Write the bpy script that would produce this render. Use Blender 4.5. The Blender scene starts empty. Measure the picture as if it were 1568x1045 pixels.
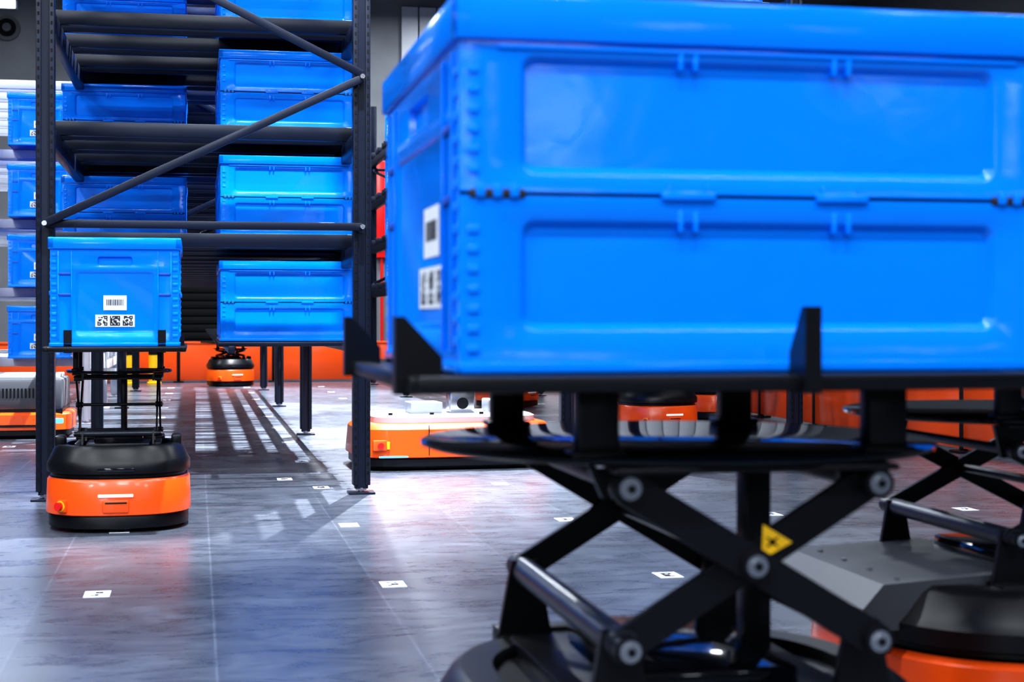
import bpy, bmesh, math, random
from mathutils import Vector, Matrix
random.seed(4)
S = bpy.context.scene
S.view_settings.view_transform = 'Standard'
try: S.view_settings.look = 'Medium High Contrast'
except Exception as e: print('look', e)
pi = math.pi

# ------------------------------------------------------------ materials
def mat(name, col, rough=0.5, metal=0.0, noise=0.0, nscale=20.0, bump=0.0, emit=None, estr=0.0, coat=0.0, spec=0.5):
    m = bpy.data.materials.new(name); m.use_nodes = True
    nt = m.node_tree; b = nt.nodes['Principled BSDF']
    b.inputs['Base Color'].default_value = (*col, 1)
    b.inputs['Roughness'].default_value = rough
    b.inputs['Metallic'].default_value = metal
    b.inputs['Coat Weight'].default_value = coat
    b.inputs['Coat Roughness'].default_value = 0.1
    b.inputs['Specular IOR Level'].default_value = spec
    tc = nt.nodes.new('ShaderNodeTexCoord')
    n = nt.nodes.new('ShaderNodeTexNoise'); n.inputs['Scale'].default_value = nscale
    n.inputs['Detail'].default_value = 4
    nt.links.new(tc.outputs['Object'], n.inputs['Vector'])
    if noise > 0:
        mx = nt.nodes.new('ShaderNodeMix'); mx.data_type = 'RGBA'
        mx.inputs[6].default_value = tuple(c*(1-noise) for c in col)+(1,)
        mx.inputs[7].default_value = tuple(min(1, c*(1+noise)) for c in col)+(1,)
        nt.links.new(n.outputs['Fac'], mx.inputs[0]); nt.links.new(mx.outputs[2], b.inputs['Base Color'])
    if bump > 0:
        bp = nt.nodes.new('ShaderNodeBump'); bp.inputs['Strength'].default_value = bump
        bp.inputs['Distance'].default_value = 0.01
        nt.links.new(n.outputs['Fac'], bp.inputs['Height']); nt.links.new(bp.outputs['Normal'], b.inputs['Normal'])
    if emit:
        b.inputs['Emission Color'].default_value = (*emit, 1); b.inputs['Emission Strength'].default_value = estr
    return m

M_BLUE = mat('blue_plastic', (0.0, 0.215, 0.95), 0.14, noise=0.04, nscale=5, bump=0.35, spec=.32)
M_BLUED = mat('blue_plastic_deep', (0.0, 0.06, 0.45), 0.45, noise=0.05)
M_WHITE = mat('label_paper', (0.72, 0.75, 0.82), 0.5, noise=0.02)
M_INK = mat('label_ink', (0.01, 0.01, 0.015), 0.6, noise=0.1)
M_BLK = mat('black_plastic', (0.004, 0.0045, 0.007), 0.34, noise=0.15, nscale=30, spec=.32)
M_BLKG = mat('black_gloss', (0.003, 0.005, 0.010), 0.07, noise=0.1, coat=0.3)
M_ORG = mat('orange_paint', (0.92, 0.095, 0.006), 0.3, noise=0.05, nscale=8, coat=0.3)
M_RED = mat('red_button', (0.8, 0.01, 0.01), 0.3, noise=0.05)
M_STEEL = mat('bare_steel', (0.55, 0.56, 0.6), 0.25, 1.0, noise=0.1)
M_TUBE = mat('dark_tube_steel', (0.03, 0.035, 0.05), 0.3, 0.3, noise=0.1)
M_NAVY = mat('rack_navy_paint', (0.005, 0.008, 0.02), 0.32, noise=0.12, nscale=12, spec=.32)
M_NAVYL = mat('rack_hole', (0.0005, 0.0005, 0.001), 0.7, noise=0.1, spec=.2)
M_SILV = mat('rack_white_paint', (0.62, 0.64, 0.7), 0.4, noise=0.05)
M_GREY = mat('grey_panel', (0.065, 0.07, 0.085), 0.45, noise=0.06)
M_GREYL = mat('light_grey_panel', (0.38, 0.40, 0.44), 0.4, noise=0.06)
M_YEL = mat('yellow_plastic', (0.95, 0.55, 0.01), 0.4, noise=0.04)
M_LED = mat('blue_led', (0.05, 0.2, 1), 0.4, emit=(0.05, 0.3, 1), estr=3)
M_LEDW = mat('white_led', (1, 1, 1), 0.4, emit=(0.8, 0.9, 1), estr=.7)
M_LAMP = mat('lamp_diffuser', (1, 1, 1), 0.4, emit=(0.85, 0.93, 1), estr=12)
M_HIPANEL = mat('highlight_panel_glow', (.8, .9, 1), 0.2, emit=(0.85, 0.93, 1), estr=20)

# ------------------------------------------------------------ mesh helpers
def new_obj(name, bm, mats, loc=(0,0,0), rz=0.0, ang=35):
    me = bpy.data.meshes.new(name); bm.normal_update()
    for f in bm.faces: f.smooth = True
    bm.to_mesh(me); bm.free()
    me.set_sharp_from_angle(angle=math.radians(ang))
    for m in mats: me.materials.append(m)
    return inst(name, me, loc, rz)
def inst(name, me, loc=(0,0,0), rz=0.0):
    o = bpy.data.objects.new(name, me); S.collection.objects.link(o)
    o.location = loc; o.rotation_euler = (0, 0, rz); return o

def box(bm, c, s, m=0, bev=0.0, rot=None, seg=2):
    r = bmesh.ops.create_cube(bm, size=1.0); vs = r['verts']
    mt = Matrix.Translation(Vector(c))
    if rot is not None: mt = mt @ rot
    mt = mt @ Matrix.Diagonal((s[0], s[1], s[2], 1))
    bmesh.ops.transform(bm, matrix=mt, verts=vs)
    fs = set(f for v in vs for f in v.link_faces)
    for f in fs: f.material_index = m
    if bev > 0:
        es = list(set(e for v in vs for e in v.link_edges))
        bmesh.ops.bevel(bm, geom=es, offset=min(bev, min(s)*0.45), segments=seg, profile=0.5, affect='EDGES', material=-1)
def bx(bm, x0, x1, y0, y1, z0, z1, m=0, bev=0.0):
    box(bm, ((x0+x1)/2, (y0+y1)/2, (z0+z1)/2), (abs(x1-x0), abs(y1-y0), abs(z1-z0)), m, bev)
def beam(bm, p, q, w, h, m=0, bev=0.0):
    p = Vector(p); q = Vector(q); d = q-p
    rot = d.to_track_quat('X', 'Z').to_matrix().to_4x4()
    box(bm, (p+q)/2, (d.length, w, h), m, bev, rot)
def rod(bm, p, q, r, m=0, n=20, r2=None):
    p = Vector(p); q = Vector(q); d = q-p
    k = bmesh.ops.create_cone(bm, cap_ends=True, segments=n, radius1=r, radius2=r if r2 is None else r2, depth=d.length)
    mt = Matrix.Translation((p+q)/2) @ d.to_track_quat('Z', 'Y').to_matrix().to_4x4()
    bmesh.ops.transform(bm, matrix=mt, verts=k['verts'])
    for f in set(f for v in k['verts'] for f in v.link_faces): f.material_index = m
def prism(bm, pts, off, m=0):
    off = Vector(off)
    a = [bm.verts.new(Vector(p)) for p in pts]; b = [bm.verts.new(Vector(p)+off) for p in pts]
    fs = [bm.faces.new(a), bm.faces.new(b[::-1])]
    n = len(a)
    for i in range(n): fs.append(bm.faces.new([a[i], b[i], b[(i+1) % n], a[(i+1) % n]][::-1]))
    for f in fs: f.material_index = m
    bmesh.ops.recalc_face_normals(bm, faces=fs)
def stadium(bm, p, q, y, w, t, m=0):
    px, pz = p; qx, qz = q; a = math.atan2(qz-pz, qx-px); pts = []
    for i in range(9):
        b = a+pi/2+pi*i/8; pts.append((px+w/2*math.cos(b), y-t/2, pz+w/2*math.sin(b)))
    for i in range(9):
        b = a-pi/2+pi*i/8; pts.append((qx+w/2*math.cos(b), y-t/2, qz+w/2*math.sin(b)))
    prism(bm, pts, (0, t, 0), m)
def loft(bm, secs, ex=2.6, n=64, cap=True):
    """secs: (rx, ry, z, mat of the strip above)"""
    loops = []
    for rx, ry, z, m in secs:
        L = []
        for i in range(n):
            a = 2*pi*i/n; c, s = math.cos(a), math.sin(a)
            L.append(bm.verts.new((rx*math.copysign(abs(c)**(2/ex), c), ry*math.copysign(abs(s)**(2/ex), s), z)))
        loops.append(L)
    for k in range(len(loops)-1):
        for i in range(n):
            f = bm.faces.new([loops[k][i], loops[k][(i+1) % n], loops[k+1][(i+1) % n], loops[k+1][i]])
            f.material_index = secs[k][3]
    if cap:
        f = bm.faces.new(loops[0][::-1]); f.material_index = secs[0][3]
        f = bm.faces.new(loops[-1]); f.material_index = secs[-1][3]

def panel(bm, O, U, N, w, h, r, rad, depth, slope=0.012, m=0):
    """sheet w x h from O along U and +Z with a rounded recess r=(x0,z0,x1,z1)"""
    O = Vector(O); U = Vector(U); V = Vector((0, 0, 1)); N = Vector(N)
    x0, y0, x1, y1 = r; K = 6
    def loop(rad, ins):
        P = []
        a0, b0, a1, b1 = x0+ins, y0+ins, x1-ins, y1-ins; rd = max(rad-ins*0.5, 0.003)
        for (cx, cy, st) in ((a1-rd, b0+rd, -pi/2), (a1-rd, b1-rd, 0), (a0+rd, b1-rd, pi/2), (a0+rd, b0+rd, pi)):
            for i in range(K+1):
                a = st+pi/2*i/K; P.append((cx+rd*math.cos(a), cy+rd*math.sin(a)))
        return P
    outer = []
    for (cx, cy, ox, oy, first) in ((x1-rad, y0+rad, w, 0, 'h'), (x1-rad, y1-rad, w, h, 'v'), (x0+rad, y1-rad, 0, h, 'h'), (x0+rad, y0+rad, 0, 0, 'v')):
        for i in range(K+1):
            t = i/K
            if first == 'h':
                p = (cx+(ox-cx)*2*t, oy) if t < .5 else (ox, oy+(cy-oy)*(2*t-1))
            else:
                p = (ox, cy+(oy-cy)*2*t) if t < .5 else (ox+(cx-ox)*(2*t-1), oy)
            outer.append(p)
    rings = [(outer, 0), (loop(rad, 0), 0), (loop(rad, 0.003), -0.002), (loop(rad, slope), -depth)]
    vs = [[bm.verts.new(O+U*p[0]+V*p[1]+N*d) for p in L] for L, d in rings]
    fs = []
    n = len(outer)
    for k in range(3):
        for i in range(n):
            fs.append(bm.faces.new([vs[k][i], vs[k][(i+1) % n], vs[k+1][(i+1) % n], vs[k+1][i]]))
    fs.append(bm.faces.new(vs[3]))
    bm.normal_update()
    if fs[-1].normal.dot(N) < 0:
        for f in fs: f.normal_flip()
    for f in fs: f.material_index = m

# ------------------------------------------------------------ foldable tote
def tote_mesh(name, L, W, H, rim, lab=1.0, lab_x=0.0):
    bm = bmesh.new(); Hb = H-rim; zm = Hb*0.54; t = 0.016
    # walls behind panels, floor slab
    bx(bm, -L/2+t, L/2-t, -W/2+t, -W/2+t+.006, .01, H-.01, 1); bx(bm, -L/2+t, L/2-t, W/2-t-.006, W/2-t, .01, H-.01, 1)
    bx(bm, -L/2+t, -L/2+t+.006, -W/2+t, W/2-t, .01, H-.01, 1); bx(bm, L/2-t-.006, L/2-t, -W/2+t, W/2-t, .01, H-.01, 1)
    bx(bm, -L/2+.006, L/2-.006, -W/2+.006, W/2-.006, 0, .02, 1, .004)
    for s in (-1, 1):
        O = Vector((-L/2, s*W/2, 0)); 
        e = L*0.095
        for z0, z1, ra, rb in ((.006, zm-.003, .062*Hb/.5, .232*Hb/.5), (zm+.003, Hb, .300*Hb/.5, .480*Hb/.5)):
            panel(bm, O+Vector((0, 0, z0)), (1, 0, 0), (0, s, 0), L, z1-z0, (e, ra-z0, L-e, rb-z0), .022, .013)
        # step of lower/upper edge on long side
        bx(bm, -L/2, L/2, s*W/2, s*(W/2+.005), .0, .016, 0, .002)
        bx(bm, -L/2+.06*L, L/2-.06*L, s*W/2, s*(W/2+.004), Hb-.012, Hb-.004, 0, .002)
        # hinges
        for fx, m in ((-.44, 3), (-.13, 0), (.13, 0), (.44, 3)):
            w = L*.045
            bx(bm, fx*L-w, fx*L+w, s*(W/2-.004), s*(W/2+(.007 if m == 0 else .003)), zm-.007, zm+.007, m, .003)
            if m == 3:
                for k in (-.6, 0, .6): bx(bm, fx*L+k*w-.007, fx*L+k*w+.007, s*W/2, s*(W/2+.007), zm-.006, zm+.014, 0, .002)
            else:
                for k in (-.7, .7):
                    bx(bm, fx*L+k*w-.004, fx*L+k*w+.004, s*W/2, s*(W/2+.006), zm-.004, zm+.018, 0, .002)
            for zz in (rb+.004, .232*Hb/.5+.004):
                if m == 0:
                    bx(bm, fx*L-.016, fx*L-.008, s*(W/2-.012), s*(W/2+.003), zz-.022, zz+.01, 0, .002)
                    bx(bm, fx*L+.008, fx*L+.016, s*(W/2-.012), s*(W/2+.003), zz-.022, zz+.01, 0, .002)
        # corner rib teeth
        for c in (-1, 1):
            k = 0; z = .03
            while z < Hb-.03:
                if abs(z-zm) > .03:
                    bx(bm, c*(L/2-.03), c*(L/2-.012), s*W/2, s*(W/2+.003), z, z+.012, 0, .0015)
                z += .03
    for s in (-1, 1):
        zs = Hb*.80
        O = Vector((s*L/2, -W/2, 0))
        panel(bm, O+Vector((0, 0, .006)), (0, 1, 0), (s, 0, 0), W, zs-.006, (W*.19, .05, W*.81, zs-.02), .02, .006, .008)
        panel(bm, O+Vector((0, 0, zs)), (0, 1, 0), (s, 0, 0), W, Hb-zs, (W*.36, .012, W*.64, Hb-zs-.03), .012, .014, .006)
        bx(bm, s*L/2, s*(L/2+.005), -W/2, W/2, 0, .016, 0, .002)
        for c in (-1, 1):
            bx(bm, s*L/2, s*(L/2+.004), c*W*.43, c*W*.445, .03, Hb-.01, 0, .0015)
            bx(bm, s*L/2, s*(L/2+.004), c*W*.33, c*W*.34, .03, Hb-.01, 0, .0015)
            z = .04
            while z < Hb-.03:
                bx(bm, s*L/2, s*(L/2+.003), c*W*.45, c*W*.49, z, z+.014, 0, .0015); z += .034
            for z in (zm-.01, zs-.03):
                bx(bm, s*L/2, s*(L/2+.004), c*W*.34, c*W*.44, z, z+.012, 1, .0015)
        # labels: barcode and QR strip
        xo = s*(L/2-.005); 
        lw, lh = .052*lab, .034*min(lab, 1.25); zc = H*.40; lx = lab_x
        bx(bm, xo, xo+s*.0015, lx-lw, lx+lw, zc-lh, zc+lh, 2)
        yy = lx-lw*.72; xi = xo+s*.0015
        while yy < lx+lw*.72:
            w = random.choice((.0018, .003, .0045))*lab
            bx(bm, xi, xi+s*.0005, yy, yy+w, zc-lh*.35, zc+lh*.45, 3); yy += w+random.choice((.002, .003))*lab
        qw, qh = .088*lab, .028*min(lab, 1.25); zq = H*.235
        bx(bm, xo, xo+s*.0015, lx-qw, lx+qw, zq-qh, zq+qh, 2)
        for q in range(3):
            cy = lx+(q-1)*qw*.64; a = qh*.8; n = 9; st = 2*a/n
            for i in range(n):
                for j in range(n):
                    fin = (i < 3 or i > 5) and (j < 3) or (i < 3 and j > 5)
                    on = (not (i % 6 == 1 and j % 6 == 1)) if fin else random.random() < .5
                    if on: bx(bm, xi, xi+s*.0005, cy-a+i*st, cy-a+(i+1)*st, zq-a+j*st, zq-a+(j+1)*st, 3)
    # rim band
    p = .010; th = .03
    for s in (-1, 1):
        bx(bm, -L/2-p, L/2+p, s*(W/2+p), s*(W/2+p-th), Hb, H, 0, .006)
        bx(bm, s*(L/2+p), s*(L/2+p-th), -W/2-p, W/2+p, Hb+.0004, H-.0004, 0, .006)
    me = bpy.data.meshes.new(name)
    for f in bm.faces: f.smooth = True
    bm.to_mesh(me); bm.free(); me.set_sharp_from_angle(angle=math.radians(35))
    for m in (M_BLUE, M_BLUED, M_WHITE, M_INK): me.materials.append(m)
    return me

T_STD = tote_mesh('folding_tote_mesh', .85, .575, .5, .055)
T_BIG = tote_mesh('folding_tote_large_mesh', .965, .90, .57, .07, 1.6, -.14)

# ------------------------------------------------------------ lifting robot
def lift_robot(loc, rz, R, zc, zdisc, rdisc, zdeck, deck, py, hs, zlo, zhi, bw, front=-pi/2, fins=(), name='scissor_lift_robot', column=True, shroud=False, blocks=True):
    bm = bmesh.new()  # 0 black 1 orange 2 gloss 3 steel 4 red 5 yellow 6 led 7 white 8 tube 9 grey
    loft(bm, [(R*.90, R*.90, .012, 0), (R*.965, R*.965, .02, 0), (R*.965, R*.965, .072, 0), (R*.955, R*.955, .078, 1), (R, R, .084, 1), (R, R, .10, 1), (R*.985, R*.985, .235*zc/.4, 1),
              (R*.955, R*.955, .25*zc/.4, 0), (R*.93, R*.93, .255*zc/.4, 0), (R*.93, R*.93, .265*zc/.4, 0), (R*.99, R*.99, .275*zc/.4, 0), (R*.99, R*.99, .315*zc/.4, 0), (R*.955, R*.955, .335*zc/.4, 0),
              (R*.89, R*.89, .385*zc/.4, 0), (R*.85, R*.85, zc, 0), (R*.72, R*.72, zc, 0), (R*.70, R*.70, zc-.02, 0)], 2.5)
    for a in (0, pi/2, pi, 3*pi/2):   # wheels
        rod(bm, (R*.6*math.cos(a)-.02, R*.6*math.sin(a), .035), (R*.6*math.cos(a)+.02, R*.6*math.sin(a), .035), .035, 0)
    ca, sa = math.cos(front), math.sin(front)
    rot = Matrix.Rotation(front+pi/2, 4, 'Z')
    def fp(u, z, d=0.0, ex=2.5):
        y = -R*max(0.0, 1-abs(u/R)**ex)**(1/ex)-d
        return rot @ Vector((u, y, z))
    def ang(u):
        y = -R*max(1e-6, 1-abs(u/R)**2.5)**(1/2.5); nx = math.copysign(abs(u)**1.5, u); ny = -abs(y)**1.5
        return rot @ Matrix.Rotation(math.atan2(nx, -ny), 4, 'Z')
    box(bm, fp(-.005*R, .175), (.16*R/.34, .012, .014), 7, .004, ang(0))
    box(bm, fp(-.005*R, .125), (.12*R/.34, .014, .06), 1, .008, ang(0)); box(bm, fp(0, .142), (.10*R/.34, .02, .008), 0, .003, ang(0))
    u = -.72*R
    box(bm, fp(u, .125), (.055, .03, .06), 1, .008, ang(u)); 
    q = ang(u) @ Vector((0, -1, 0)); rod(bm, fp(u, .125)+q*.01, fp(u, .125)+q*.035, .02, 4); rod(bm, fp(u, .125)+q*.01, fp(u, .125)+q*.018, .026, 5)
    box(bm, fp(0, .295*zc/.4, -.004), (.5*R, .012, .018), 2, .005, ang(0))
    if blocks:
        for s in (-1, 1):
            box(bm, rot @ Vector((s*R*.80, -R*.1, zc+.01)), (.05, .10, .06), 0, .012, rot)
            box(bm, rot @ Vector((s*R*.45, R*.45, zc+.012)), (.12, .08, .03), 0, .01, rot)
    if shroud:
        prism(bm, [(-R*1.08, -.26, .29), (-R*1.08, -.26, .34), (-R*.98, -.26, .395), (-R*.25, -.26, .415), (-R*.25, -.26, .29)], (0, .58, 0), 9)
        for k in range(4): rod(bm, (-R*.96+.04, -.22+k*.15, .392), (-R*.96+.04, -.22+k*.15, .403), .007, 3, 10)
    bx(bm, -hs-.04, hs+.04, -py*.8, py*.8, zc-.03, zc+.006, 0, .006)
    bx(bm, -hs*.7, hs*.7, -py*.62, py*.62, zc, zc+.05, 2, .01)
    for s in (-1, 1):
        y = s*py
        stadium(bm, (-hs, zlo), (hs, zhi), y-s*bw*.2, bw, bw*.30, 0)
        stadium(bm, (-hs, zhi), (hs, zlo), y+s*bw*.22, bw, bw*.30, 0)
        for (x, z) in ((-hs, zlo), (hs, zlo), (-hs, zhi), (hs, zhi), (0, (zlo+zhi)/2)):
            rod(bm, (x, y-s*bw*.5, z), (x, y+s*bw*.60, z), bw*.44, 0, 24)
            rod(bm, (x, y+s*bw*.60, z), (x, y+s*bw*.64, z), bw*.32, 3, 24)
            rod(bm, (x, y+s*bw*.6, z), (x, y+s*bw*.74, z), bw*.21, 3, 6)
            rod(bm, (x, y+s*bw*.72, z), (x, y+s*bw*.76, z), bw*.12, 0, 12)
        for x in (-hs, hs):
            yb = y-s*bw*.55
            prism(bm, [(x-bw*1.0, yb, zc), (x+bw*1.0, yb, zc), (x+bw*.5, yb, zlo+bw*.4), (x-bw*.5, yb, zlo+bw*.4)], (0, -s*bw*.3, 0), 0)
            prism(bm, [(x-bw*.5, yb, zhi-bw*.4), (x+bw*.5, yb, zhi-bw*.4), (x+bw*.9, yb, zdisc-.018), (x-bw*.9, yb, zdisc-.018)], (0, -s*bw*.3, 0), 0)
        bx(bm, -hs-bw*.5, hs+bw*.5, y-bw*.9 if s < 0 else y-bw*.5, y+bw*.5 if s < 0 else y+bw*.9, zdisc-.022, zdisc-.012, 0, .004)
        bx(bm, -hs-bw, hs+bw, y-bw*.5, y+bw*.5, zc-.05, zc+.008, 0, .004)
    for (x, z, r) in ((-hs, zlo, bw*.48), (hs, zlo, bw*.3), (0, (zlo+zhi)/2, bw*.25), (-hs, zhi, bw*.25), (hs, zhi, bw*.3)):
        rod(bm, (x, -py, z), (x, py, z), r, 8 if r > bw*.4 else 0, 24)
    a = bw*.9; zc0 = zlo+(zhi-zlo)*.62
    yf = -py+bw*.2-bw*.15-.002
    P = [Vector((hs*.20-a*.45, yf, zc0-a*.5)), Vector((hs*.20+a*.6, yf, zc0+a*.02)), Vector((hs*.20-a*.40, yf, zc0+a*.62))]
    if bw > .03:
        prism(bm, [p for p in P], (0, -.0012, 0), 5)
        g = sum(P, Vector())/3; rod(bm, g+Vector((0, -.0012, 0)), g+Vector((0, -.002, 0)), .005, 0, 12)
        beam(bm, g+Vector((-.010, -.0016, .008)), g+Vector((.010, -.0016, -.008)), .0008, .0025, 0); beam(bm, g+Vector((-.010, -.0016, -.008)), g+Vector((.010, -.0016, .008)), .0008, .0025, 0)
    # disc
    loft(bm, [(rdisc*.97, rdisc*.97, zdisc-.014, 0), (rdisc, rdisc, zdisc-.009, 2), (rdisc, rdisc, zdisc-.003, 2), (rdisc*.99, rdisc*.99, zdisc, 2)], 2.0, 72)
    if column:
        bx(bm, hs*.55, hs*.55+bw*.9, -py*.1-bw*.5, -py*.1+bw*.5, zc, zdisc-.01, 0, .005)
    lx, ly = deck
    for sx in (-1, 1):
        for sy in (-1, 1):
            X, Y = sx*rdisc*.52, sy*rdisc*.78
            bx(bm, X-bw*.6, X+bw*.6, Y-bw*.4, Y+bw*.4, zdisc, zdeck-.012, 0, .004)
            bx(bm, X-bw*.8, X+bw*.8, Y-bw*.6, Y+bw*.6, zdisc, zdisc+.010, 0, .003)
    # deck frame
    bx(bm, -lx/2, lx/2, -ly/2, ly/2, zdeck-.016, zdeck-.006, 0, .004)
    for s in (-1, 1):
        bx(bm, -lx/2-.01, lx/2+.01, s*ly/2-.02, s*ly/2+.02, zdeck-.027, zdeck-.001, 0, .005)
        bx(bm, s*lx/2-.02, s*lx/2+.02, -ly/2, ly/2, zdeck-.026, zdeck-.002, 0, .005)
    for (x, y, d, h, w) in fins:
        if d in ('l', 'r'):
            s = -1 if d == 'l' else 1
            o = [(x, y-.018, zdeck-.03), (x, y-.018, zdeck+h), (x-s*.014, y-.018, zdeck+h), (x-s*w, y-.018, zdeck+h*.30), (x-s*w, y-.018, zdeck-.03)]
            prism(bm, o, (0, .036, 0), 0)
        else:
            s = -1 if d == 'f' else 1
            o = [(x-.013, y, zdeck-.03), (x-.013, y, zdeck+h), (x-.013, y-s*.014, zdeck+h), (x-.013, y-s*w, zdeck+h*.30), (x-.013, y-s*w, zdeck-.03)]
            prism(bm, o, (.026, 0, 0), 0)
    return new_obj(name, bm, [M_BLK, M_ORG, M_BLKG, M_STEEL, M_RED, M_YEL, M_LED, M_LEDW, M_TUBE, M_GREY], loc, rz)

# foreground robot + tote
FX, FY = .868, 2.755
fins = [(-.565, -.43, 'l', .085, .07), (-.565, .36, 'l', .085, .07), (.565, -.43, 'r', .085, .07), (.565, .36, 'r', .085, .07),
        (.05, -.53, 'f', .10, .065), (.05, .53, 'b', .10, .065)]
lift_robot((FX-.018, FY-.03, 0), 0, .45, .368, .785, .46, .918, (1.06, .98), .395, .203, .493, .741, .054, fins=fins, blocks=False)
inst('folding_tote', T_BIG, (FX, FY+.005, .918))
# second robot behind to the right
lift_robot((2.02, 3.58, 0), 0, .50, .39, .775, .44, .90, (1.04, .96), .33, .20, .50, .70, .045, fins=fins, shroud=True, blocks=False)
inst('folding_tote', T_BIG, (2.02, 3.58, .90))
# left robot, seen end-on
f2 = [(-.43, s*.21, 'l', .075, .03) for s in (-1, 1)]+[(.43, s*.21, 'r', .075, .03) for s in (-1, 1)]
f2 += [(-.2, -.31, 'f', .05, .03), (-.2, .31, 'b', .05, .03)]
lift_robot((-.364, 7.84, 0), pi/2, .340, .40, .752, .25, .872, (.86, .60), .185, .13, .45, .715, .030, front=pi, fins=f2)
inst('folding_tote', T_STD, (-.364, 7.84, .872), pi/2)
# far robots
for (x, y, r) in ((.50, 23.6, .3), (3.45, 17.4, .8), (3.95, 13.2, .2), (5.0, 15.0, 1.0)):
    lift_robot((x, y, 0), r, .34, .40, .56, .25, .66, (.7, .55), .185, .15, .45, .53, .030, fins=())

# ------------------------------------------------------------ racks
LV = [1.515, 2.17, 2.825, 3.48]
def rack(name, x0, x1, ys, levels, pm, bmn, low=None, top=4.2, holes=True, braces=True, step=.78):
    bm = bmesh.new(); pw = .098
    for k, y in enumerate(ys):
        for x in (x0, x1):
            bx(bm, x-pw/2+.012, x+pw/2-.012, y-.03, y+.035, .03, top, 0)
            for s in (-1, 1):
                bx(bm, x+s*(pw/2), x+s*(pw/2-.028), y-.045, y+.045, .05, top, 0, .004)
            box(bm, (x, y, .006), (.15, .14, .012), 0, .003)
            rod(bm, (x, y, .01), (x, y, .06), .018, 3); rod(bm, (x, y, .02), (x, y, .035), .034, 3, 6)
            if holes and k == 0:
                z = .12
                while z < top:
                    for s in (-1, 1):
                        box(bm, (x+s*(pw/2-.014), y-.0455, z), (.011, .002, .02), 2, 0)
                    z += .05
        if braces:
            yb = y-.055
            xa, xb = x0, x1
            beam(bm, (xa, yb, 1.52), (xb, yb, 1.52), .02, .045, 0, .004)
            beam(bm, (xa, yb-.022, 1.52), (xb, yb-.022, 2.362), .02, .045, 0, .004)
            beam(bm, (xb, yb-.022, 2.385), (xa, yb-.022, 3.22), .02, .045, 0, .004)
            beam(bm, (xa, yb, 3.24), (xb, yb, 3.24), .02, .045, 0, .004)
            for (x, z) in ((xa, 1.52), (xb, 1.52), (xb, 2.372), (xa, 3.23)):
                rod(bm, (x, yb-.04, z), (x, yb+.01, z), .014, 3, 12)
    yA, yB = ys[0], ys[-1]
    for L in levels:
        for x in (x0, x1):
            bx(bm, x-.03, x+.03, yA, yB, L-.20, L-.09, 1, .006)
        y = yA+.66
        while y < yB-.1:
            bx(bm, x0-.05, x1+.05, y-.025, y+.025, L-.088, L-.002, 1, .006)
            bx(bm, x0-.05, x1+.05, y+.215, y+.255, L-.088, L-.002, 1, .006)
            y += step
    if low:
        z, xa, xb = low
        for x in (xa+.08, xb-.03): bx(bm, x-.02, x+.02, yA+.6, yB, z-.07, z-.025, 1, .004)
        y = yA+.66
        while y < yB:
            bx(bm, xa, xb+.04, y-.02, y+.02, z-.03, z-.002, 1, .004); y += .39
    return new_obj(name, bm, [pm, bmn, M_NAVYL, M_STEEL])

YS = [8.95, 13.55, 17.95, 22.1]
rack('storage_rack', -.809, .925, YS, LV, M_NAVY, M_NAVY, low=(.86, .13, .99))
rack('storage_rack', 2.62, 4.36, [11.0, 15.4, 19.8, 23.6], LV, M_NAVY, M_NAVY)
CL = [.62, 1.30, 1.97, 2.65, 3.33]
rack('storage_rack', -3.9, -1.02, [15.3, 18.0, 20.6], CL, M_SILV, M_SILV, top=5.4, holes=False, braces=False)

def put(x, y, z, r=0): inst('folding_tote', T_STD, (x, y, z), r)
for L in LV:
    for y in (10.16, 10.98, 11.80):
        put(.575, y, L)
    for y in (11.80, 12.60):
        put(-.50, y, L)
for y in (10.16, 10.98): put(.575, y, .86)
for L in LV:
    for y in (12.0, 12.85, 16.5, 17.3, 21.0, 21.9):
        put(3.06, y, L)
    for y in (12.0, 16.5): put(3.95, y, L)
for L in CL[:-1]:
    for x in (-1.46, -2.22, -3.0, -3.62):
        put(x, 15.95, L, pi/2)

# ------------------------------------------------------------ flat transport robot (orange, big)
bm = bmesh.new()
loft(bm, [(.64, .44, .015, 0), (.66, .46, .03, 0), (.66, .46, .075, 0), (.65, .45, .082, 1), (.68, .475, .09, 1), (.68, .475, .11, 1), (.665, .46, .27, 1), (.63, .43, .30, 1), (.56, .38, .31, 1)], 5)
loft(bm, [(.56, .38, .305, 2), (.56, .38, .345, 2), (.54, .36, .355, 2)], 5)
bx(bm, .0, .17, -.08, .08, .35, .50, 3, .008); bx(bm, -.01, .18, -.1, .1, .50, .525, 2, .005); rod(bm, (.085, -.09, .42), (.085, -.07, .42), .04, 0)
bx(bm, -.28, -.06, -.12, .12, .35, .43, 2, .008); bx(bm, .28, .46, -.2, .2, .35, .44, 2, .01)
for x in (-.44, -.16, .18, .42): rod(bm, (x, -.25, .35), (x, -.25, .37), .015, 0)
box(bm, (-.54, -.45, .17), (.10, .03, .07), 1, .008); rod(bm, (-.54, -.46, .17), (-.54, -.49, .17), .02, 4); box(bm, (-.49, -.47, .17), (.02, .012, .05), 6, .003)
box(bm, (-.42, -.465, .095), (.26, .012, .012), 5, .003); box(bm, (-.22, -.47, .2), (.005, .012, .2), 0)
box(bm, (.25, -.465, .2), (.36, .02, .12), 2, .01); box(bm, (.25, -.472, .2), (.26, .02, .06), 0, .006)
for s in (-1, 1): rod(bm, (-.3*s-.02, -.2, .04), (-.3*s+.02, -.2, .04), .04, 0)
new_obj('flat_transport_robot', bm, [M_BLK, M_ORG, M_GREYL, M_STEEL, M_RED, M_LED, M_YEL], (1.70, 10.66, 0), 0.04)

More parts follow.
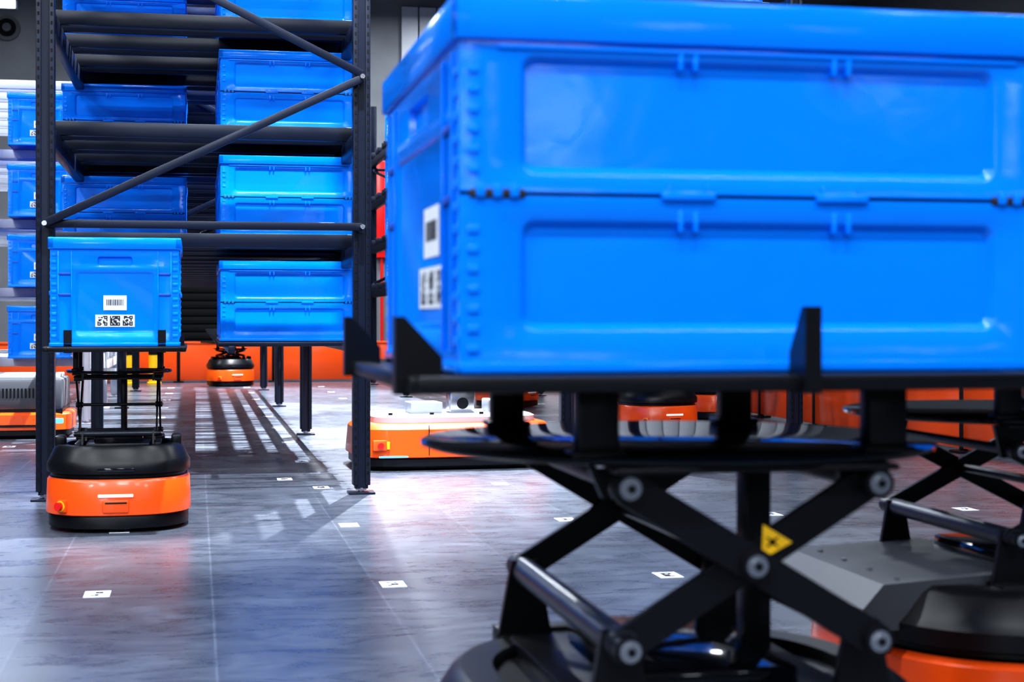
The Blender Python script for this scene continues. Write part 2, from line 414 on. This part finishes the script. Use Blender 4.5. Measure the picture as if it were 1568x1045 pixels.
# grey robot on the far left
bm = bmesh.new()
loft(bm, [(.72, .42, .015, 0), (.74, .44, .03, 0), (.74, .44, .07, 0), (.76, .46, .075, 1), (.76, .46, .20, 1), (.74, .44, .215, 1), (.72, .42, .22, 1)], 6)
bx(bm, -.70, .69, -.42, .40, .24, .50, 2, .03); bx(bm, -.70, .69, -.40, .38, .21, .25, 0); bx(bm, -.66, .65, -.38, .36, .49, .53, 3, .01)
for i in range(12):
    bx(bm, -.45+i*.03, -.435+i*.03, -.423, -.41, .30, .40, 0)
    bx(bm, .18+i*.03, .195+i*.03, -.423, -.41, .34, .42, 0)
bx(bm, -.6, .6, -.466, -.45, .10, .12, 0); bx(bm, .60, .70, -.462, -.44, .13, .17, 4, .004)
for s in (-1, 1): rod(bm, (.4*s-.02, -.2, .04), (.4*s+.02, -.2, .04), .04, 0)
new_obj('low_carrier_robot', bm, [M_BLK, M_ORG, M_GREY, M_GREYL, M_LED], (-1.78, 13.95, 0))

# ------------------------------------------------------------ barrier
bm = bmesh.new()
def barr(bm, p, q):
    p = Vector(p); q = Vector(q); n = int((q-p).length/1.5)+1; d = (q-p)/n
    for i in range(n):
        a = p+d*i; b = p+d*(i+1); g = d.normalized()*.015
        beam(bm, a+g+Vector((0, 0, .32)), b-g+Vector((0, 0, .32)), .03, .58, 0, .008)
        beam(bm, a+g+Vector((0, 0, .62)), b-g+Vector((0, 0, .62)), .05, .04, 0, .008)
        box(bm, a+Vector((0, 0, .32)), (.05, .05, .64), 1, .005); box(bm, a+Vector((0, 0, .01)), (.16, .16, .02), 1, .004)
barr(bm, (-3.2, 25, 0), (5.6, 25, 0)); barr(bm, (5.6, 25, 0), (5.6, 6.5, 0))
new_obj('orange_safety_barrier', bm, [M_ORG, M_BLK])
bm = bmesh.new()
loft(bm, [(.11, .11, 0, 0), (.11, .11, .03, 0), (.085, .085, .04, 0), (.085, .085, .70, 0), (.07, .07, .75, 0), (.03, .03, .77, 0)], 2, 24)
loft(bm, [(.088, .088, .45, 1), (.088, .088, .55, 1)], 2, 24)
ob = new_obj('yellow_bollard', bm, [M_YEL, M_BLK], (-1.0, 24.3, 0))
inst('yellow_bollard', ob.data, (-.62, 24.4, 0))

# ------------------------------------------------------------ floor with tiles
def floor_mat():
    m = bpy.data.materials.new('stone_tile_floor'); m.use_nodes = True; nt = m.node_tree; N = nt.nodes; Lk = nt.links
    b = N['Principled BSDF']; tc = N.new('ShaderNodeTexCoord')
    mp = N.new('ShaderNodeMapping'); mp.inputs['Scale'].default_value = (1.6, .9, 1); mp.inputs['Rotation'].default_value = (0, 0, .35)
    Lk.new(tc.outputs['Object'], mp.inputs['Vector'])
    n1 = N.new('ShaderNodeTexNoise'); n1.inputs['Scale'].default_value = 1.1; n1.inputs['Detail'].default_value = 8; n1.inputs['Roughness'].default_value = .6; n1.inputs['Distortion'].default_value = 1.4
    Lk.new(mp.outputs[0], n1.inputs['Vector'])
    n2 = N.new('ShaderNodeTexNoise'); n2.inputs['Scale'].default_value = 3.2; n2.inputs['Detail'].default_value = 14; n2.inputs['Roughness'].default_value = .74; n2.inputs['Distortion'].default_value = 1.6
    mp2 = N.new('ShaderNodeMapping'); mp2.inputs['Scale'].default_value = (.7, 1.8, 1); mp2.inputs['Rotation'].default_value = (0, 0, -.2); Lk.new(tc.outputs['Object'], mp2.inputs['Vector']); Lk.new(mp2.outputs[0], n2.inputs['Vector'])
    r1 = N.new('ShaderNodeValToRGB'); r1.color_ramp.elements[0].position = .3; r1.color_ramp.elements[0].color = (.046, .055, .074, 1)
    r1.color_ramp.elements[1].position = .72; r1.color_ramp.elements[1].color = (.100, .115, .145, 1); Lk.new(n1.outputs['Fac'], r1.inputs[0])
    r2 = N.new('ShaderNodeValToRGB'); r2.color_ramp.elements[0].position = .38; r2.color_ramp.elements[0].color = (.72, .72, .74, 1)
    r2.color_ramp.elements[1].position = .66; r2.color_ramp.elements[1].color = (1.35, 1.35, 1.35, 1); Lk.new(n2.outputs['Fac'], r2.inputs[0])
    mu = N.new('ShaderNodeMix'); mu.data_type = 'RGBA'; mu.blend_type = 'MULTIPLY'; mu.inputs[0].default_value = 1
    Lk.new(r1.outputs[0], mu.inputs[6]); Lk.new(r2.outputs[0], mu.inputs[7])
    br = N.new('ShaderNodeTexBrick'); br.offset = .5; br.inputs['Scale'].default_value = 1
    br.inputs['Brick Width'].default_value = 1.2; br.inputs['Row Height'].default_value = .6; br.inputs['Mortar Size'].default_value = .007; br.inputs['Mortar Smooth'].default_value = 1
    br.inputs['Color1'].default_value = (.85, .85, .87, 1); br.inputs['Color2'].default_value = (1.15, 1.15, 1.15, 1); br.inputs['Mortar'].default_value = (1.4, 1.4, 1.4, 1)
    mp3 = N.new('ShaderNodeMapping'); mp3.inputs['Rotation'].default_value = (0, 0, pi/2); mp3.inputs['Location'].default_value = (.0, 1.142, 0)
    Lk.new(tc.outputs['Object'], mp3.inputs['Vector']); Lk.new(mp3.outputs[0], br.inputs['Vector'])
    m2 = N.new('ShaderNodeMix'); m2.data_type = 'RGBA'; m2.blend_type = 'MULTIPLY'; m2.inputs[0].default_value = 1
    Lk.new(mu.outputs[2], m2.inputs[6]); Lk.new(br.outputs['Color'], m2.inputs[7]); Lk.new(m2.outputs[2], b.inputs['Base Color'])
    rr = N.new('ShaderNodeMapRange'); rr.inputs[3].default_value = .16; rr.inputs[4].default_value = .42; Lk.new(n2.outputs['Fac'], rr.inputs[0]); Lk.new(rr.outputs[0], b.inputs['Roughness'])
    bp = N.new('ShaderNodeBump'); bp.inputs['Strength'].default_value = .08; bp.inputs['Distance'].default_value = .003
    Lk.new(n2.outputs['Fac'], bp.inputs['Height']); Lk.new(bp.outputs[0], b.inputs['Normal'])
    return m
X0, X1, Y0, Y1, ZC = -14, 13, -7, 31, 7.4
def shell(name, x0, x1, y0, y1, z0, z1, m):
    bm = bmesh.new(); bx(bm, x0, x1, y0, y1, z0, z1); return new_obj(name, bm, [m])
M_FLOOR = floor_mat()
M_WALL = mat('concrete_wall', (.19, .20, .22), .8, noise=.35, nscale=1.5)
M_WALLD = mat('dark_wall_paint', (.04, .045, .055), .8, noise=.2, nscale=1.5)
M_CEIL = mat('ceiling_paint', (.07, .08, .10), .8, noise=.15, nscale=2)
M_DARK = mat('near_black_matte', (.002, .002, .003), .7, noise=.2, spec=.2)
shell('floor', X0, X1, Y0, Y1, -.1, 0, M_FLOOR)
shell('wall_back', X0, X1, Y1, Y1+.2, 0, ZC, M_WALL); shell('wall_front', X0, X1, Y0-.2, Y0, 0, ZC, M_WALLD)
shell('wall_left', X0-.2, X0, Y0, Y1, 0, ZC, M_WALLD); shell('wall_right', X1, X1+.2, Y0, Y1, 0, ZC, M_WALLD)
shell('ceiling', X0, X1, Y0, Y1, ZC, ZC+.2, M_CEIL)
YD = Y1-.02  # slatted dark backdrop, added so the far end of the aisle stays black
bm = bmesh.new()
bx(bm, -2.6, 3.0, YD-.1, YD, 0, 4.2, 0)
for i in range(28): bx(bm, -2.6, 3.0, YD-.13, YD-.1, i*.15, i*.15+.13, 0, .01)
bx(bm, -2.75, -2.6, YD-.16, YD, 0, 4.35, 1); bx(bm, 3.0, 3.15, YD-.16, YD, 0, 4.35, 1); bx(bm, -2.6, 3.0, YD-.16, YD, 4.2, 4.35, 1)
new_obj('dark_backdrop', bm, [M_DARK, M_GREY])
# white corrugated cladding on the back wall
bm = bmesh.new()
for i in range(24): bx(bm, 4.0+i*.36, 4.33+i*.36, Y1-.09, Y1-.01, .9, 7.2, 0, .015)
bx(bm, 3.95, 12.7, Y1-.12, Y1-.01, .78, .9, 1, .01)
new_obj('wall_cladding_panels', bm, [M_SILV, M_GREY])
# glowing panes added behind the camera to put highlights on the blue tote
def highlight_panel(n, x0, x1, z0, z1, nx, nz):
    bm = bmesh.new(); y = Y0+.01
    w = (x1-x0)/nx; h = (z1-z0)/nz
    for i in range(nx):
        for j in range(nz): bx(bm, x0+i*w+.05, x0+(i+1)*w-.05, y, y+.02, z0+j*h+.05, z0+(j+1)*h-.05, 1)
    for i in range(nx+1): bx(bm, x0+i*w-.05, x0+i*w+.05, y, y+.06, z0-.05, z1+.05, 0, .01)
    for j in range(nz+1): bx(bm, x0, x1, y, y+.055, z0+j*h-.05, z0+j*h+.05, 0, .01)
    new_obj('highlight_panel_%d' % n, bm, [M_GREY, M_HIPANEL])
highlight_panel(1, 2.0, 2.9, 2.3, 2.9, 3, 3)
highlight_panel(2, 5.2, 5.8, 3.0, 3.3, 2, 1)
highlight_panel(3, -4.5, -2.5, 2.3, 3.3, 4, 2)
bm = bmesh.new(); bx(bm, -.12, .12, -.2, 0, 2.2, 4.1, 0, .02); bx(bm, -.10, .10, -.21, -.2, 2.3, 4.0, 0, .01); rod(bm, (0, -.1, 0), (0, -.1, 2.25), .03, 0)
new_obj('red_fire_riser', bm, [M_RED], (3.6, Y1-.02, 0))
bm = bmesh.new()
rod(bm, (0, 0, 0), (0, -.10, 0), .24, 0, 40); rod(bm, (0, -.10, 0), (0, -.12, 0), .17, 1, 40); rod(bm, (0, -.12, 0), (0, -.15, 0), .08, 0, 24)
ov = new_obj('wall_ventilator', bm, [M_GREY, M_DARK], (-3.5, Y1-.01, 6.5))
bm = bmesh.new(); bx(bm, -.55, .35, -.12, 0, -.09, .09, 0, .01); bx(bm, -.5, .3, -.135, -.12, -.07, .07, 1)
for k in (-.45, .25): rod(bm, (k, -.06, .08), (k, -.06, .2), .02, 0)
wl = new_obj('wall_light_panel', bm, [M_GREYL, M_LAMP], (-3.65, Y1-.01, 6.94))
for (x, z) in ((-6.2, 7.0), (-8.6, 7.0)): inst('wall_light_panel', wl.data, (x, Y1-.01, z))

# floor QR markers
bm = bmesh.new()
def marker(x, y):
    bx(bm, x-.046, x+.046, y-.065, y+.065, .0002, .0018, 0)
    for i in range(5):
        for j in range(7):
            if random.random() < .55 and 0 < i < 4 and 0 < j < 6: bx(bm, x-.035+i*.014, x-.022+i*.014, y-.055+j*.016, y-.04+j*.016, .0018, .0024, 1)
for ix in range(-4, 5):
    for iy in range(-3, 12):
        x, y = -.35+ix*1.075, 5.86+iy*1.72
        if X0 < x < 5 and y < 24: marker(x, y)
marker(.54, 9.83)
new_obj('floor_marker_stickers', bm, [M_WHITE, M_INK])

# ------------------------------------------------------------ lights
def fixture(x, y, ln, en, rz=0.0, z=ZC-.35, col=(.88, .94, 1)):
    bm = bmesh.new(); bx(bm, -ln/2, ln/2, -.12, .12, 0, .08, 0, .01); bx(bm, -ln/2+.03, ln/2-.03, -.10, .10, -.012, .0, 1)
    for s in (-1, 1): rod(bm, (s*ln*.4, 0, .07), (s*ln*.4, 0, ZC-z-.01), .006, 0, 8)
    new_obj('ceiling_light', bm, [M_GREYL, M_LAMP], (x, y, z), rz)
    l = bpy.data.lights.new('ceiling_lamp', 'AREA'); l.shape = 'RECTANGLE'; l.size = ln; l.size_y = .22; l.energy = en; l.color = col
    o = bpy.data.objects.new('ceiling_lamp', l); S.collection.objects.link(o); o.location = (x, y, z-.03); o.rotation_euler = (0, 0, rz)
def spot(x, y, z, tx, ty, en, deg, rad=.05, col=(.92, .96, 1)):
    bm = bmesh.new(); rod(bm, (0, 0, .04), (0, 0, .22), .11, 0, 24); rod(bm, (0, 0, .03), (0, 0, .045), .095, 1, 24); rod(bm, (0, 0, .2), (0, 0, ZC-z-.02), .012, 0, 8)
    new_obj('high_bay_lamp', bm, [M_GREYL, M_LAMP], (x, y, z))
    l = bpy.data.lights.new('lamp_beam', 'SPOT'); l.energy = en; l.spot_size = math.radians(deg); l.spot_blend = .5; l.shadow_soft_size = rad; l.color = col
    o = bpy.data.objects.new('lamp_beam', l); S.collection.objects.link(o); o.location = (x, y, z)
    o.rotation_euler = (Vector((tx, ty, 0))-Vector((x, y, z))).to_track_quat('-Z', 'Y').to_euler()
for x in (-7, -3.5, 0, 3.5, 7):
    for y in (-4.5, -.5, 3.5, 6.6):
        fixture(x, y, 1.6, (245 if y < 3 else 150) if x < 3 else 125)
for (x, y, e) in ((-3.3, 11.5, 300), (-3.3, 14.6, 300), (-5, 22, 200), (1.77, 17, 200), (1.77, 21.8, 650), (-1.9, 23.2, 450), (2, 27.5, 200), (6, 28, 450), (8, 12, 160), (8, 20, 160)):
    fixture(x, y, 1.6, e, pi/2 if x == 1.77 else 0)
spot(2.0, 12.6, 6.8, .1, 11.3, 11000, 62, .03)
spot(2.0, 16.4, 6.8, .1, 15.6, 15000, 60, .03)
spot(2.0, 20.5, 6.8, .1, 20, 12000, 60, .03)
spot(.9, 7.2, 6.8, .3, 8.6, 4800, 42, .08)

w = bpy.data.worlds.new('hall_ambient'); S.world = w; w.use_nodes = True
w.node_tree.nodes['Background'].inputs[0].default_value = (.3, .4, .6, 1); w.node_tree.nodes['Background'].inputs[1].default_value = .05

# ------------------------------------------------------------ camera
c = bpy.data.cameras.new('camera'); co = bpy.data.objects.new('camera', c); S.collection.objects.link(co)
co.location = (0, 0, 1); co.rotation_euler = (pi/2, 0, -math.atan(484/2400))
c.sensor_width = 36; c.lens = 2400/1568*36; c.shift_y = -34.5/1568; c.clip_end = 200
c.dof.use_dof = True; c.dof.focus_distance = 9.2; c.dof.aperture_fstop = 4.5
S.camera = co
